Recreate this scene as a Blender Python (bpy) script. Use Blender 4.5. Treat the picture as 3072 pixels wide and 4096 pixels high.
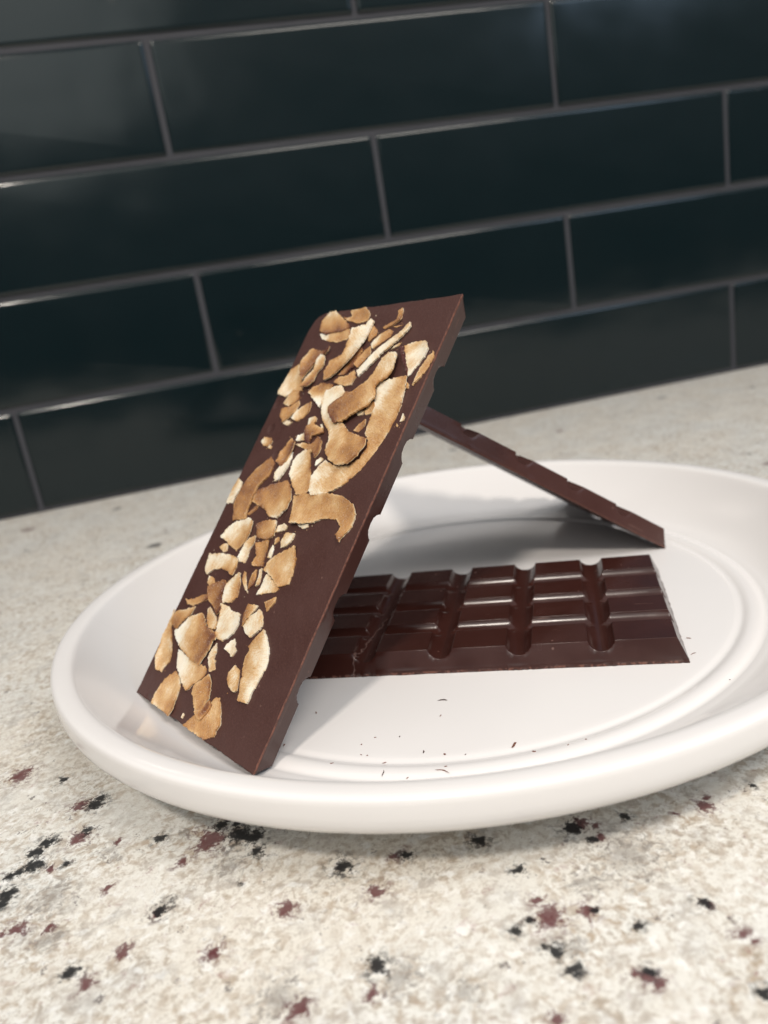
import bpy, bmesh, math, random
from mathutils import Vector, Matrix, noise, geometry

for o in list(bpy.data.objects):
    bpy.data.objects.remove(o, do_unlink=True)
scene = bpy.context.scene
MM = 0.001
APERTURE_MM = 2.3
WORLD_STRENGTH = 0.54
EXPOSURE = 0.15
BEAD = .85
EDGE = .26
ROW_PITCH = 19.3
CRACK = (-107.3, .13, 36.)
OUTER = [(147.25, 22.5), (147.1, 20.6), (146.5, 19.0), (145.2, 17.3), (140, 14.0), (134, 11.4), (126, 8.4), (117, 5.2), (110, 2.8), (106, 1.2), (104, 0.15), (100, 0.05), (97, 0.6), (94, 1.6), (60, 1.8), (2, 1.8)]
CAM_POS=(-54.84804,-671.15940,130.16424)
CAM_R=(0.96015,-0.23061,-0.15789)
CAM_U=(0.21192,0.23244,0.94924)
CAM_F=(0.18220,0.94487,-0.27205)
F_PX=3091.68
k_x0=-210.1504
k_w=327.5839
k_z1=85.0419
k_h=84.4523
k_cx=68.5812
k_cy=-479.4774
k_cyaw=-0.4411
k_W=78.0004
k_T=7.4529
k_d=2.8006
k_p=25.9851
k_zf=6.9942
k_pcx=19.7243
k_pcy=-395.0005
k_R=146.7799
k_H=27.7880
k_r1=104.5139
k_r2=112.3984
S_ROT=(0.59910,0.45956,0.65565,0.30730,-0.88814,0.34172,0.73935,-0.00324,-0.67331)
S_POS=(-65.98695,-480.14313,10.47318)
Q_ROT=(-0.80277,0.02763,0.59565,-0.02634,-0.99959,0.01088,0.59571,-0.00695,0.80317)
Q_POS=(116.54402,-391.38850,7.03736)
SPECKS = {'r':[(-79.6,-488.2,2.98),(-42.7,-523.5,1.53),(-63.4,-520.9,1.55),(-80.1,-527.2,1.49),(-115.7,-470.6,2.03),(-117.5,-455.2,1.96),(-121.9,-481.0,1.04),(-139.6,-428.2,2.65),(-92.8,-509.6,1.18),(-126.2,-500.7,1.74),(-118.3,-504.0,0.92),(-99.5,-518.5,1.35),(-107.4,-524.2,1.41),(-87.7,-493.8,1.16),(-105.6,-495.8,0.96),(-49.4,-549.6,0.93),(-63.9,-547.7,1.5),(-104.7,-477.7,0.84),(-116.8,-471.6,1.3),(-81.1,-489.8,1.64),(-129.8,-501.1,0.99),(9.2,-522.5,1.53),(11.8,-524.7,0.76),(11.0,-528.7,1.05),(38.4,-529.3,1.57),(-9.9,-546.1,2.14),(-10.4,-540.3,0.99),(-2.3,-547.9,1.5),(20.7,-555.5,0.9),(22.2,-564.2,1.06),(23.3,-566.5,0.58),(0.2,-565.8,1.42),(-1.5,-564.6,1.05),(1.8,-567.8,1.15),(-18.5,-567.2,1.03),(-36.1,-515.1,0.8),(40.4,-526.9,0.53),(30.3,-528.7,0.53)],'b':[(-77.0,-483.4,1.49),(-72.0,-489.7,2.63),(-68.8,-492.1,2.27),(-68.1,-498.5,1.57),(-48.6,-512.9,2.03),(-113.8,-468.4,1.32),(-113.0,-456.7,2.17),(-112.2,-453.6,1.26),(-124.6,-469.1,1.91),(-127.1,-471.9,1.81),(-126.4,-477.5,2.11),(-130.0,-478.6,1.4),(-132.1,-479.5,1.39),(-131.4,-486.7,2.01),(-132.1,-489.7,1.65),(-93.4,-481.3,1.38),(-92.0,-508.8,1.55),(-73.3,-507.4,0.6),(-47.3,-543.5,1.54),(-117.9,-480.5,0.83),(-111.0,-519.7,1.45),(-72.7,-484.9,1.08),(-125.5,-437.8,1.19),(6.3,-523.4,1.74),(8.7,-528.1,1.06),(19.5,-524.6,0.97),(19.8,-525.6,0.54),(46.6,-517.6,1.22),(-10.6,-530.6,0.94),(-18.1,-546.5,1.04),(-0.7,-548.3,0.7),(5.6,-554.7,0.9),(-12.4,-554.2,1.13),(-11.1,-559.0,1.09),(-10.8,-560.8,0.78),(-15.5,-517.9,1.46),(-33.3,-515.5,1.14),(17.4,-576.1,0.97),(52.9,-527.5,0.84),(20.3,-554.9,1.17),(-13.9,-545.7,0.76),(1.4,-564.9,0.92),(-13.9,-552.4,0.64)],'g':[(-106.3,-480.3,1.73),(-75.8,-500.8,2.17),(-67.1,-543.7,2.88),(-86.6,-482.5,1.23),(-119.6,-493.0,2.92),(-117.9,-507.4,1.8),(-104.8,-483.9,1.36),(-91.0,-506.9,1.2),(-9.1,-554.9,1.35),(-43.6,-548.2,2.34),(-32.3,-555.8,1.56),(1.7,-539.8,1.98),(13.6,-536.2,4.27),(-13.8,-545.4,1.19),(-42.1,-546.2,1.42)]}
CRUMBS = [(4.1,-495.2,2.79,0.51,0.59),(-6.3,-463.2,3.09,-0.6,0.44),(-17.3,-498.3,4.08,-0.67,0.33),(-16.0,-496.7,0.77,0.11,0.33),(-14.4,-490.6,0.69,-0.47,0.6),(-19.4,-486.6,1.41,1.13,0.35),(-44.4,-450.5,1.2,1.22,0.42),(-56.1,-464.1,0.98,0.95,0.4),(-34.7,-475.0,0.47,-0.48,0.47),(-32.2,-491.7,2.46,-1.78,0.21),(-30.6,-486.1,1.16,0.27,0.27),(-44.4,-480.6,1.11,-0.11,0.27),(-9.5,-471.2,1.08,0.63,0.28),(-9.3,-493.2,0.57,0.36,0.3),(-34.3,-481.1,0.45,-0.47,0.36),(-35.9,-479.9,0.64,-0.47,0.27),(-26.6,-496.1,0.75,0.78,0.25),(-23.6,-476.2,0.78,1.21,0.23),(-30.2,-473.2,0.66,-0.48,0.28),(77.5,-465.9,1.57,-1.13,0.37),(72.7,-475.4,2.09,-0.01,0.27),(72.3,-493.4,0.41,-0.52,0.33),(21.9,-502.2,0.58,-0.17,0.32),(7.5,-500.8,1.05,-0.47,0.41),(16.6,-502.3,0.62,0.1,0.28)]
FLAKES = [
(0.45,0.85,2.98,0.6,0.8,[(147.0,-70.1),(151.4,-71.3),(154.8,-67.8),(156.1,-64.1),(152.6,-60.7),(150.1,-55.7),(146.9,-51.1),(145.3,-54.8),(145.5,-60.0),(144.7,-64.0)]),
(0.2,0.35,2.55,0.2,0.4,[(145.5,-69.1),(144.9,-64.4),(145.7,-60.4),(145.7,-55.3),(146.0,-51.1),(143.6,-49.3),(141.7,-50.5),(141.0,-55.1),(141.8,-62.3),(143.4,-66.5)]),
(0.55,0.75,2.57,0.5,0.8,[(152.2,-58.6),(151.1,-55.8),(152.0,-53.4),(156.1,-56.1),(155.6,-46.3),(151.7,-42.7),(149.2,-42.7),(148.2,-46.9),(149.2,-50.9),(150.3,-55.2)]),
(0.05,0.75,-2.46,2.2,1.2,[(124.7,-51.4),(128.0,-52.9),(131.9,-51.3),(134.7,-46.7),(144.6,-45.8),(146.6,-40.7),(148.9,-38.8),(147.3,-37.3),(141.5,-37.5),(136.2,-38.1),(132.4,-39.7),(128.2,-44.5),(125.6,-47.7)]),
(0.25,0.4,1.64,0.4,0.3,[(144.3,-39.7),(147.2,-38.8),(144.2,-34.0),(142.0,-34.0),(139.9,-36.3)]),
(0.35,0.5,1.64,0.4,0.5,[(138.6,-34.2),(141.0,-33.7),(143.0,-31.7),(144.2,-28.0),(143.5,-25.5),(141.4,-25.8),(139.3,-28.8),(136.8,-32.1)]),
(0,0.12,1.63,1,0.5,[(127.7,-34.8),(131.6,-32.1),(136.2,-29.1),(140.2,-24.7),(143.1,-20.3),(146.1,-18.2),(144.5,-16.7),(142.0,-17.9),(138.1,-21.6),(134.6,-25.7),(129.7,-29.6),(126.0,-33.1)]),
(0.5,0.75,1.65,0.7,0.6,[(145.3,-32.1),(146.4,-29.8),(148.2,-26.5),(151.1,-26.6),(152.3,-25.3),(149.8,-24.9),(147.5,-23.5),(146.1,-26.5),(144.8,-30.7)]),
(0.8,0.95,1.61,0.6,0.6,[(127.1,-44.9),(130.2,-42.8),(134.1,-41.2),(139.3,-39.8),(136.3,-37.6),(132.5,-38.8),(129.6,-38.3),(127.0,-41.4)]),
(0.4,0.6,1.62,0.5,0.5,[(130.8,-38.2),(133.5,-38.2),(136.3,-36.6),(137.8,-33.6),(134.7,-32.4),(131.9,-34.5),(129.6,-35.7)]),
(0.45,0.1,2.63,0.7,0.6,[(136.7,-15.4),(138.2,-12.4),(138.2,-6.2),(135.0,-3.5),(132.4,-4.2),(128.6,-5.9),(125.5,-7.8),(128.2,-9.6),(132.8,-12.8)]),
(1.3,1.3,1.61,0.6,0.2,[(136.8,-18.1),(136.8,-15.4),(132.8,-12.9),(128.3,-9.7),(125.6,-7.9),(128.3,-10.6),(132.9,-15.3)]),
(0.45,0.6,2.64,0.5,0.5,[(122.1,-3.8),(127.7,-4.4),(132.4,-2.7),(134.3,-0.7),(131.8,0.3),(128.5,-0.5),(124.7,-2.2)]),
(0.25,0.5,1.59,0.7,0.8,[(120.5,-78.9),(127.7,-79.7),(130.2,-76.7),(131.9,-71.8),(129.5,-68.4),(124.2,-65.8),(120.9,-63.0),(120.7,-68.8),(118.1,-71.3),(119.1,-76.7)]),
(0.5,0.75,2.16,1.6,1,[(129.2,-69.1),(133.4,-71.0),(137.8,-69.3),(138.5,-67.5),(136.8,-60.2),(138.7,-56.2),(136.7,-57.1),(134.5,-60.9),(131.0,-63.0),(127.5,-64.3),(124.9,-64.9)]),
(0.35,0.9,2.01,1.6,1,[(121.3,-62.3),(125.9,-63.2),(129.4,-61.1),(133.0,-61.3),(135.2,-59.5),(134.6,-57.2),(131.3,-56.0),(128.3,-58.1),(124.3,-57.5),(121.8,-59.1)]),
(0.3,0.4,1.57,0.5,0.3,[(115.6,-71.7),(119.2,-70.3),(121.0,-68.4),(120.7,-64.6),(116.9,-62.3),(115.2,-63.7),(114.1,-67.3)]),
(0.5,0.7,1.55,0.8,0.6,[(109.9,-69.2),(113.0,-69.4),(114.0,-65.4),(116.6,-61.8),(115.6,-60.7),(111.6,-60.5),(108.8,-63.1),(107.5,-65.7)]),
(0.4,0.5,1.55,0.5,0.5,[(109.2,-60.9),(112.2,-60.4),(115.0,-57.0),(116.0,-53.6),(112.8,-52.5),(109.9,-54.1),(108.1,-57.4)]),
(0,0.1,1.54,0.3,0.1,[(107.1,-65.8),(108.5,-64.0),(107.8,-59.8),(106.3,-61.6)]),
(0.6,0.15,-3.13,0.6,0.6,[(120.2,-58.4),(122.4,-56.2),(123.5,-51.8),(122.8,-44.8),(120.6,-44.1),(118.2,-47.4),(113.9,-47.0),(116.5,-52.0)]),
(0.4,0.55,1.59,0.5,0.4,[(124.0,-45.7),(125.9,-43.5),(126.8,-39.3),(128.9,-37.3),(125.7,-34.7),(122.9,-35.4),(122.2,-38.3)]),
(0.1,0.55,1.84,0.5,1,[(123.9,-21.4),(124.0,-15.4),(125.4,-7.9),(120.4,-6.1),(112.3,-5.1),(105.2,-6.0),(98.3,-8.2),(91.9,-11.2),(86.4,-16.1),(83.3,-21.6),(81.3,-28.8),(83.6,-31.4),(88.2,-33.7),(92.8,-32.1),(94.3,-30.4),(93.2,-26.4),(92.8,-22.9),(93.5,-17.1),(96.3,-14.0),(100.4,-12.9),(102.9,-13.9),(104.9,-16.7),(109.5,-17.4),(115.2,-17.9),(120.0,-20.5)]),
(0.3,0.55,1.76,1.6,1,[(115.9,-46.2),(119.8,-45.6),(121.2,-42.4),(122.3,-39.0),(120.2,-36.6),(119.2,-33.6),(117.8,-35.4),(116.4,-38.5),(113.6,-41.1),(111.3,-39.2),(107.7,-34.0),(108.3,-29.8),(105.3,-25.2),(103.4,-17.8),(102.6,-13.0),(100.1,-12.1),(96.4,-13.3),(93.2,-16.2),(92.6,-22.0),(94.5,-27.8),(97.4,-32.1),(101.4,-32.5),(105.3,-35.8),(108.4,-40.7),(111.6,-43.8)]),
(0.3,0.6,-2.07,2.8,1,[(119.5,-34.3),(118.8,-30.6),(121.5,-27.2),(123.3,-24.5),(127.4,-23.3),(132.0,-23.6),(134.4,-21.4),(134.0,-17.2),(131.6,-15.3),(127.1,-14.4),(124.1,-15.8),(122.8,-18.6),(121.0,-19.4),(117.0,-17.2),(113.9,-19.9),(110.7,-25.4),(108.1,-28.9),(107.3,-32.9),(110.9,-38.0),(113.2,-40.0),(116.0,-37.4),(117.4,-34.3)]),
(0.5,0.6,1.55,0.4,0.2,[(112.9,-21.7),(115.6,-20.6),(116.3,-18.6),(114.8,-17.4),(112.1,-17.9),(111.4,-20.2)]),
(0,0.1,1.55,0.3,0.1,[(112.0,-25.3),(113.1,-23.5),(112.7,-21.7),(111.4,-21.8),(111.2,-24.2)]),
(0.55,0.7,1.54,0.4,0.3,[(105.6,-22.7),(108.0,-21.5),(109.9,-18.9),(108.2,-18.1),(106.4,-19.2),(105.2,-20.3)]),
(0.7,1,-2.97,0.9,0.8,[(104.6,-48.9),(106.3,-49.0),(108.0,-46.6),(106.7,-43.5),(105.9,-39.5),(104.1,-37.9),(103.3,-41.1),(102.5,-43.4),(99.7,-44.0),(100.5,-46.3)]),
(0,0.15,1.52,0.3,0.2,[(100.6,-52.4),(102.7,-52.5),(103.9,-49.2),(100.9,-47.0)]),
(0.2,0.35,1.54,0.4,0.2,[(106.7,-49.3),(109.5,-50.6),(110.5,-47.6),(109.6,-45.8),(108.2,-45.3),(107.7,-47.5)]),
(0.55,0.7,1.52,0.5,0.5,[(98.9,-51.0),(100.0,-47.8),(99.8,-42.6),(103.0,-40.5),(101.1,-37.2),(96.6,-35.4),(94.7,-36.9),(97.7,-40.3),(97.8,-45.5)]),
(0.2,0.5,1.49,0.5,0.8,[(88.0,-46.4),(93.0,-48.5),(95.6,-47.5),(97.5,-43.8),(97.5,-40.2),(94.5,-39.5),(90.2,-36.1),(87.3,-33.7),(84.0,-32.0),(82.1,-32.8),(81.0,-37.5),(84.3,-42.1)]),
(0,0.1,1.5,0.3,0.2,[(91.8,-34.3),(94.0,-35.4),(95.4,-33.7),(94.7,-31.8),(93.2,-33.2)]),
(0.5,0.8,1.51,1,0.7,[(91.7,-57.1),(95.6,-56.9),(99.0,-56.4),(101.4,-55.5),(99.7,-51.6),(96.0,-50.4),(92.6,-51.6),(90.1,-53.5)]),
(0.2,0,2.49,0.6,0.5,[(84.4,-53.8),(87.2,-55.5),(90.1,-54.3),(92.7,-52.0),(96.1,-50.7),(91.5,-49.6),(87.2,-50.2),(85.2,-51.7)]),
(0.1,0.1,1.54,0.2,0.1,[(107.4,-42.4),(107.5,-41.4),(106.1,-39.8),(105.9,-40.6)]),
(0.5,0.5,1.58,0.3,0.1,[(121.3,-6.5),(123.5,-7.2),(122.6,-5.8),(121.1,-5.3)]),
(0.2,0.2,1.55,0.3,0.1,[(109.5,-2.5),(112.4,-2.8),(111.2,-1.3),(110.0,-1.1)]),
(0.4,0.4,1.54,0.2,0.1,[(108.1,-3.6),(108.9,-3.6),(108.3,-2.7),(107.7,-2.9)]),
(0.7,0.9,1.65,0.2,0.1,[(145.3,-26.6),(145.8,-21.7),(145.5,-22.1),(144.9,-25.4)]),
(0.4,0.5,1.62,0.4,0.3,[(136.1,-22.6),(137.8,-20.6),(138.6,-18.4),(137.5,-19.2),(136.2,-21.2)]),
(0.3,0.4,1.52,0.4,0.2,[(99.3,-74.2),(101.2,-73.1),(100.9,-68.6),(99.3,-66.6),(97.5,-68.0),(97.7,-71.4)]),
(0.2,0.2,1.51,0.2,0.1,[(97.1,-67.9),(98.3,-67.4),(97.5,-65.4),(96.5,-65.7)]),
(0.5,0.75,0.17,0.8,0.8,[(67.6,-68.0),(73.8,-72.1),(80.6,-71.8),(87.8,-68.7),(93.8,-63.4),(91.2,-58.3),(86.1,-58.8),(81.6,-62.3),(77.5,-61.8),(71.7,-61.4),(69.0,-60.6),(68.4,-64.5)]),
(0.4,0.15,2.44,0.5,0.4,[(73.2,-79.6),(78.9,-81.4),(83.8,-83.2),(83.6,-77.6),(82.3,-73.7),(78.9,-72.9),(76.2,-73.7),(73.8,-73.9)]),
(0.6,0.4,2.49,0.6,0.8,[(75.6,-60.2),(80.2,-59.9),(83.3,-54.0),(85.6,-46.5),(82.8,-42.1),(79.2,-39.2),(75.4,-38.9),(71.8,-42.5),(71.9,-47.9),(73.8,-51.4),(74.9,-55.7)]),
(0.55,0.5,1.44,0.9,1.2,[(70.8,-32.7),(80.3,-39.1),(81.7,-33.4),(82.9,-22.5),(82.9,-12.6),(80.7,-6.5),(78.2,-3.9),(73.5,-3.4),(70.4,-5.5),(68.4,-5.2),(70.7,-8.4),(73.4,-8.5),(75.4,-11.9),(75.1,-17.2),(73.1,-21.4),(71.7,-26.2)]),
(0,0.1,1.43,0.2,0.1,[(71.1,-29.8),(72.2,-24.2),(71.1,-23.9),(70.2,-26.2)]),
(0.5,0.5,1.45,0.3,0.2,[(71.0,-61.3),(74.3,-58.3),(74.9,-56.6),(73.3,-56.7),(70.8,-59.7)]),
(0.3,0.5,2.44,0.6,0.7,[(60.8,-70.1),(64.8,-68.7),(67.6,-65.7),(69.8,-58.2),(68.5,-54.6),(65.3,-53.5),(61.2,-54.1),(57.5,-57.7),(58.7,-62.4),(59.8,-66.6)]),
(0.65,0.55,1.43,0.7,0.6,[(63.9,-49.1),(68.3,-51.9),(70.2,-48.5),(71.1,-42.1),(68.5,-40.6),(65.7,-39.4),(63.8,-42.6),(63.8,-46.4)]),
(0.3,0.4,1.43,0.4,0.2,[(66.9,-39.4),(69.3,-39.7),(70.7,-37.1),(70.0,-34.4),(68.7,-34.3),(67.7,-37.5)]),
(0.15,0.3,1.42,0.5,0.3,[(62.4,-33.2),(64.3,-34.5),(67.7,-33.5),(68.1,-29.0),(65.8,-28.6),(63.7,-30.0)]),
(0.05,0.15,1.4,0.6,0.4,[(55.6,-53.8),(59.6,-53.8),(63.1,-52.7),(64.1,-49.8),(62.0,-48.9),(58.6,-49.5),(55.9,-48.8),(54.3,-48.9),(54.3,-51.9)]),
(0.4,0.4,1.41,0.3,0.2,[(57.0,-68.5),(58.7,-66.9),(59.1,-64.5),(56.4,-62.8),(55.8,-64.9)]),
(0.5,0.65,1.4,0.6,0.5,[(54.1,-43.5),(57.9,-44.1),(61.7,-47.2),(63.1,-44.0),(63.9,-40.8),(61.3,-39.8),(57.6,-39.2),(55.1,-38.1)]),
(0.05,0.1,1.41,0.3,0.2,[(58.2,-38.0),(61.0,-38.4),(62.8,-37.9),(61.4,-36.4),(58.3,-35.8)]),
(0.5,0.5,1.41,0.3,0.1,[(62.9,-37.3),(64.9,-38.2),(65.9,-36.7),(64.5,-35.6)]),
(0,0.1,1.37,0.3,0.3,[(45.9,-34.4),(49.5,-34.4),(53.3,-34.2),(51.8,-29.5),(50.4,-25.3),(49.6,-24.3),(48.0,-26.9),(46.6,-32.1)]),
(0.65,0.4,1.39,0.7,0.7,[(54.2,-36.9),(57.0,-36.3),(59.6,-33.8),(62.3,-28.8),(64.1,-25.5),(60.5,-22.8),(55.2,-21.0),(52.2,-20.9),(50.3,-25.0),(52.0,-29.3),(53.7,-34.2)]),
(0.1,0.3,2.42,0.7,0.7,[(47.9,-71.3),(50.7,-72.1),(53.6,-72.0),(54.9,-65.4),(55.8,-57.7),(54.8,-53.6),(52.4,-52.8),(49.0,-52.4),(50.0,-56.9),(50.2,-61.2),(49.0,-65.5),(46.5,-68.3)]),
(0.2,0.35,1.37,0.6,0.5,[(42.0,-52.6),(45.0,-54.1),(47.5,-52.7),(50.4,-49.1),(50.6,-48.1),(47.2,-46.0),(43.2,-44.5),(40.6,-46.3),(39.5,-50.9)]),
(0.45,0.45,1.37,0.3,0.2,[(48.9,-45.7),(51.7,-47.0),(51.6,-46.0),(47.9,-42.6),(45.3,-39.6),(45.9,-41.8)]),
(0.55,0.65,1.38,0.4,0.3,[(46.6,-40.9),(49.3,-42.1),(51.8,-41.8),(53.4,-40.6),(50.7,-39.0),(48.1,-38.8)]),
(0.5,0.5,1.38,0.4,0.2,[(48.2,-37.0),(51.0,-37.8),(53.7,-39.0),(54.4,-37.9),(51.7,-36.5),(49.0,-35.7)]),
(0.75,0.9,1.36,0.8,0.7,[(40.1,-61.3),(42.6,-63.0),(44.5,-60.4),(46.8,-57.1),(46.6,-53.9),(43.9,-53.6),(41.7,-53.7),(39.7,-50.4),(36.8,-48.9),(35.3,-50.6),(37.1,-54.8),(37.9,-58.7)]),
(0.55,0.7,1.36,0.5,0.4,[(35.6,-73.5),(37.0,-69.3),(39.4,-64.8),(40.1,-61.6),(38.7,-60.3),(36.7,-64.5),(34.6,-68.2),(34.7,-71.1)]),
(0.5,0.6,1.38,0.4,0.3,[(43.9,-65.5),(46.3,-66.2),(46.3,-63.4),(44.8,-61.0),(42.3,-62.0)]),
(0.3,0.6,2.95,0.6,0.5,[(27.8,-78.5),(30.7,-77.2),(32.9,-69.9),(34.7,-66.1),(31.7,-66.5),(28.8,-69.4),(25.1,-71.7),(26.1,-75.7)]),
(0.2,0.4,1.29,0.5,0.6,[(15.8,-61.9),(19.7,-63.5),(19.2,-59.1),(18.5,-54.0),(18.5,-48.0),(18.9,-44.9),(17.9,-42.3),(15.5,-42.7),(12.0,-46.7),(9.2,-47.7),(11.1,-54.0),(13.4,-59.0)]),
(-0.1,0.95,1.15,1.4,1,[(24.4,-70.3),(26.1,-68.2),(30.6,-65.7),(34.0,-60.0),(30.9,-55.0),(30.1,-51.6),(29.8,-46.6),(28.7,-44.5),(27.2,-45.3),(23.8,-45.3),(18.5,-47.2),(18.6,-53.1),(20.3,-62.5),(22.4,-67.4)]),
(0.35,0.45,1.34,0.5,0.3,[(35.8,-58.2),(36.7,-56.9),(35.0,-52.2),(32.7,-48.5),(30.6,-48.2),(30.2,-52.0),(32.6,-55.5)]),
(0.1,0.3,1.34,0.6,0.6,[(39.1,-50.6),(39.2,-46.6),(38.3,-44.8),(38.4,-38.6),(35.0,-36.7),(31.7,-37.3),(28.3,-41.1),(28.3,-44.6),(30.3,-47.4),(34.3,-48.4)]),
(0.45,0.25,1.35,0.5,0.4,[(35.0,-34.4),(38.5,-36.9),(42.2,-36.7),(42.9,-31.2),(40.8,-31.8),(37.7,-33.9)]),
(0.25,0.3,1.34,0.5,0.4,[(35.2,-33.7),(38.5,-32.7),(42.1,-29.2),(40.1,-26.0),(37.0,-24.3),(32.9,-27.2),(33.5,-31.3)]),
(0.5,0.5,1.35,0.4,0.2,[(44.5,-28.6),(47.3,-24.2),(45.7,-23.4),(41.9,-25.6)]),
(0.55,0.05,1.3,0.7,0.7,[(14.8,-19.8),(18.4,-21.2),(25.0,-25.0),(27.2,-25.9),(29.4,-25.0),(30.3,-27.1),(32.4,-25.7),(37.0,-22.9),(34.7,-19.3),(31.8,-16.0),(27.6,-13.8),(23.7,-14.4),(20.2,-15.0),(15.3,-15.2)]),
(0.05,0.15,1.31,0.4,0.2,[(26.4,-38.2),(28.0,-38.1),(30.7,-35.6),(29.5,-34.1),(28.4,-33.6),(27.7,-31.6),(25.1,-32.7),(26.1,-35.5)]),
(0.3,0.1,1.28,0.5,0.3,[(18.5,-29.8),(20.5,-30.5),(23.4,-28.9),(22.8,-26.0),(19.9,-24.1),(16.9,-22.4),(16.1,-24.0),(17.0,-27.5)]),
(0.4,0.5,2.35,0.7,0.8,[(10.2,-71.8),(13.8,-75.1),(21.5,-80.6),(25.8,-82.0),(31.1,-79.3),(28.0,-77.4),(25.0,-75.6),(20.6,-70.6),(18.1,-67.2),(15.1,-66.2),(10.2,-68.4)]),
(0.35,0.3,1.27,0.6,0.7,[(-1.8,-64.9),(3.5,-65.1),(8.2,-64.0),(12.9,-59.5),(12.0,-56.4),(10.2,-53.5),(4.6,-51.3),(1.8,-50.6),(-1.0,-51.2),(-1.2,-56.6)]),
(0.55,0.45,2.4,0.6,0.8,[(-0.9,-41.2),(3.0,-39.1),(5.2,-37.1),(6.3,-32.2),(10.5,-32.6),(12.4,-31.9),(12.7,-29.7),(9.1,-25.1),(6.4,-23.3),(2.4,-23.9),(-2.1,-28.2),(-1.1,-34.1)]),
(0.6,0.65,1.27,1.2,0.6,[(9.8,-44.1),(12.3,-44.2),(14.7,-41.3),(17.4,-39.2),(15.1,-36.6),(10.9,-34.3),(9.4,-34.4),(6.4,-34.6),(5.4,-37.6),(7.8,-41.0)]),
(0.65,0.8,1.26,1.8,0.5,[(5.5,-37.1),(6.8,-34.4),(10.6,-33.4),(9.9,-30.9),(7.4,-31.0),(4.2,-32.9)]),
(0.3,0.4,1.3,0.4,0.3,[(18.0,-41.0),(21.6,-44.8),(24.6,-45.0),(26.9,-44.1),(24.9,-42.0),(22.4,-41.6),(19.7,-38.6),(18.4,-39.5)]),
(0.2,0.2,1.25,0.2,0.1,[(1.5,-44.8),(3.1,-44.8),(2.8,-43.7),(1.5,-43.8)]),
(0.3,0.3,1.3,0.2,0.1,[(21.0,-40.5),(22.1,-41.0),(21.9,-40.0),(21.0,-40.0)])]

# ------------------------------------------------------------------ camera
cam_data = bpy.data.cameras.new('camera')
camera = bpy.data.objects.new('camera', cam_data)
scene.collection.objects.link(camera)
camera.matrix_world = Matrix(((CAM_R[0], CAM_U[0], -CAM_F[0], CAM_POS[0]*MM),
                              (CAM_R[1], CAM_U[1], -CAM_F[1], CAM_POS[1]*MM),
                              (CAM_R[2], CAM_U[2], -CAM_F[2], CAM_POS[2]*MM), (0, 0, 0, 1)))
cam_data.sensor_fit = 'VERTICAL'
cam_data.sensor_height = 24.0
cam_data.lens = 24.0*F_PX/4096.0
cam_data.clip_start = 0.005
cam_data.clip_end = 50.0
cam_data.dof.use_dof = True
cam_data.dof.focus_distance = 0.222
cam_data.dof.aperture_fstop = (cam_data.lens*MM)/(APERTURE_MM*MM)
scene.camera = camera
# ------------------------------------------------------------------ light
world = bpy.data.worlds.new('World')
scene.world = world
world.use_nodes = True
wn, wl = world.node_tree.nodes, world.node_tree.links
wn.clear()
w_out = wn.new('ShaderNodeOutputWorld')
w_bg = wn.new('ShaderNodeBackground')
w_geo = wn.new('ShaderNodeTexCoord')
w_sep = wn.new('ShaderNodeSeparateXYZ')
w_map = wn.new('ShaderNodeMapRange')
w_ramp = wn.new('ShaderNodeValToRGB')
wl.new(w_geo.outputs['Generated'], w_sep.inputs[0])
w_map.inputs['From Min'].default_value = -1.0
w_map.inputs['From Max'].default_value = 1.0
wl.new(w_sep.outputs['Z'], w_map.inputs['Value'])
wl.new(w_map.outputs[0], w_ramp.inputs[0])
e = w_ramp.color_ramp.elements
e[0].position = 0.42; e[0].color = (0.045, 0.05, 0.055, 1)
e[1].position = 0.92; e[1].color = (0.96, 0.98, 1.0, 1)
wl.new(w_ramp.outputs[0], w_bg.inputs['Color'])
w_bg.inputs['Strength'].default_value = WORLD_STRENGTH
wl.new(w_bg.outputs[0], w_out.inputs['Surface'])

CENTRE = Vector((k_pcx*MM, k_pcy*MM, 0.05))
def lamp(name, direction, dist, size, power, color, shape='DISK', size_y=None):
    ld = bpy.data.lights.new(name, 'AREA')
    ld.shape = shape
    ld.size = size
    if size_y: ld.size_y = size_y
    ld.energy = power
    ld.color = color
    ob = bpy.data.objects.new(name, ld)
    scene.collection.objects.link(ob)
    v = Vector(direction).normalized()
    ob.location = CENTRE + v*dist
    ob.rotation_euler = v.to_track_quat('Z', 'Y').to_euler()
    return ob
lamp('ceiling_downlight', (-.4348, -.7202, 1), 1.9, .17, 17, (1., .91, .81))
lamp('ceiling_panel', (.36, -.66, 1.), 1.9, .9, 17, (1., .93, .85), 'RECTANGLE', .5)
lamp('tile_sheen_fill', (-.55, -1.3, .85), 2.3, 1.5, 4, (.95, 1., .97), 'RECTANGLE', .9)  # added lamp, only there to lay a soft sheen on the upper-left tiles
lamp('window_daylight', (1.15, -1.0, 1.0), 2.2, .5, 4, (.55, .74, 1.), 'RECTANGLE', .6)

vs = scene.view_settings
vs.view_transform = 'Standard'
vs.look = 'None'
vs.exposure = EXPOSURE
vs.gamma = 1.0
vs.use_curve_mapping = False

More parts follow.
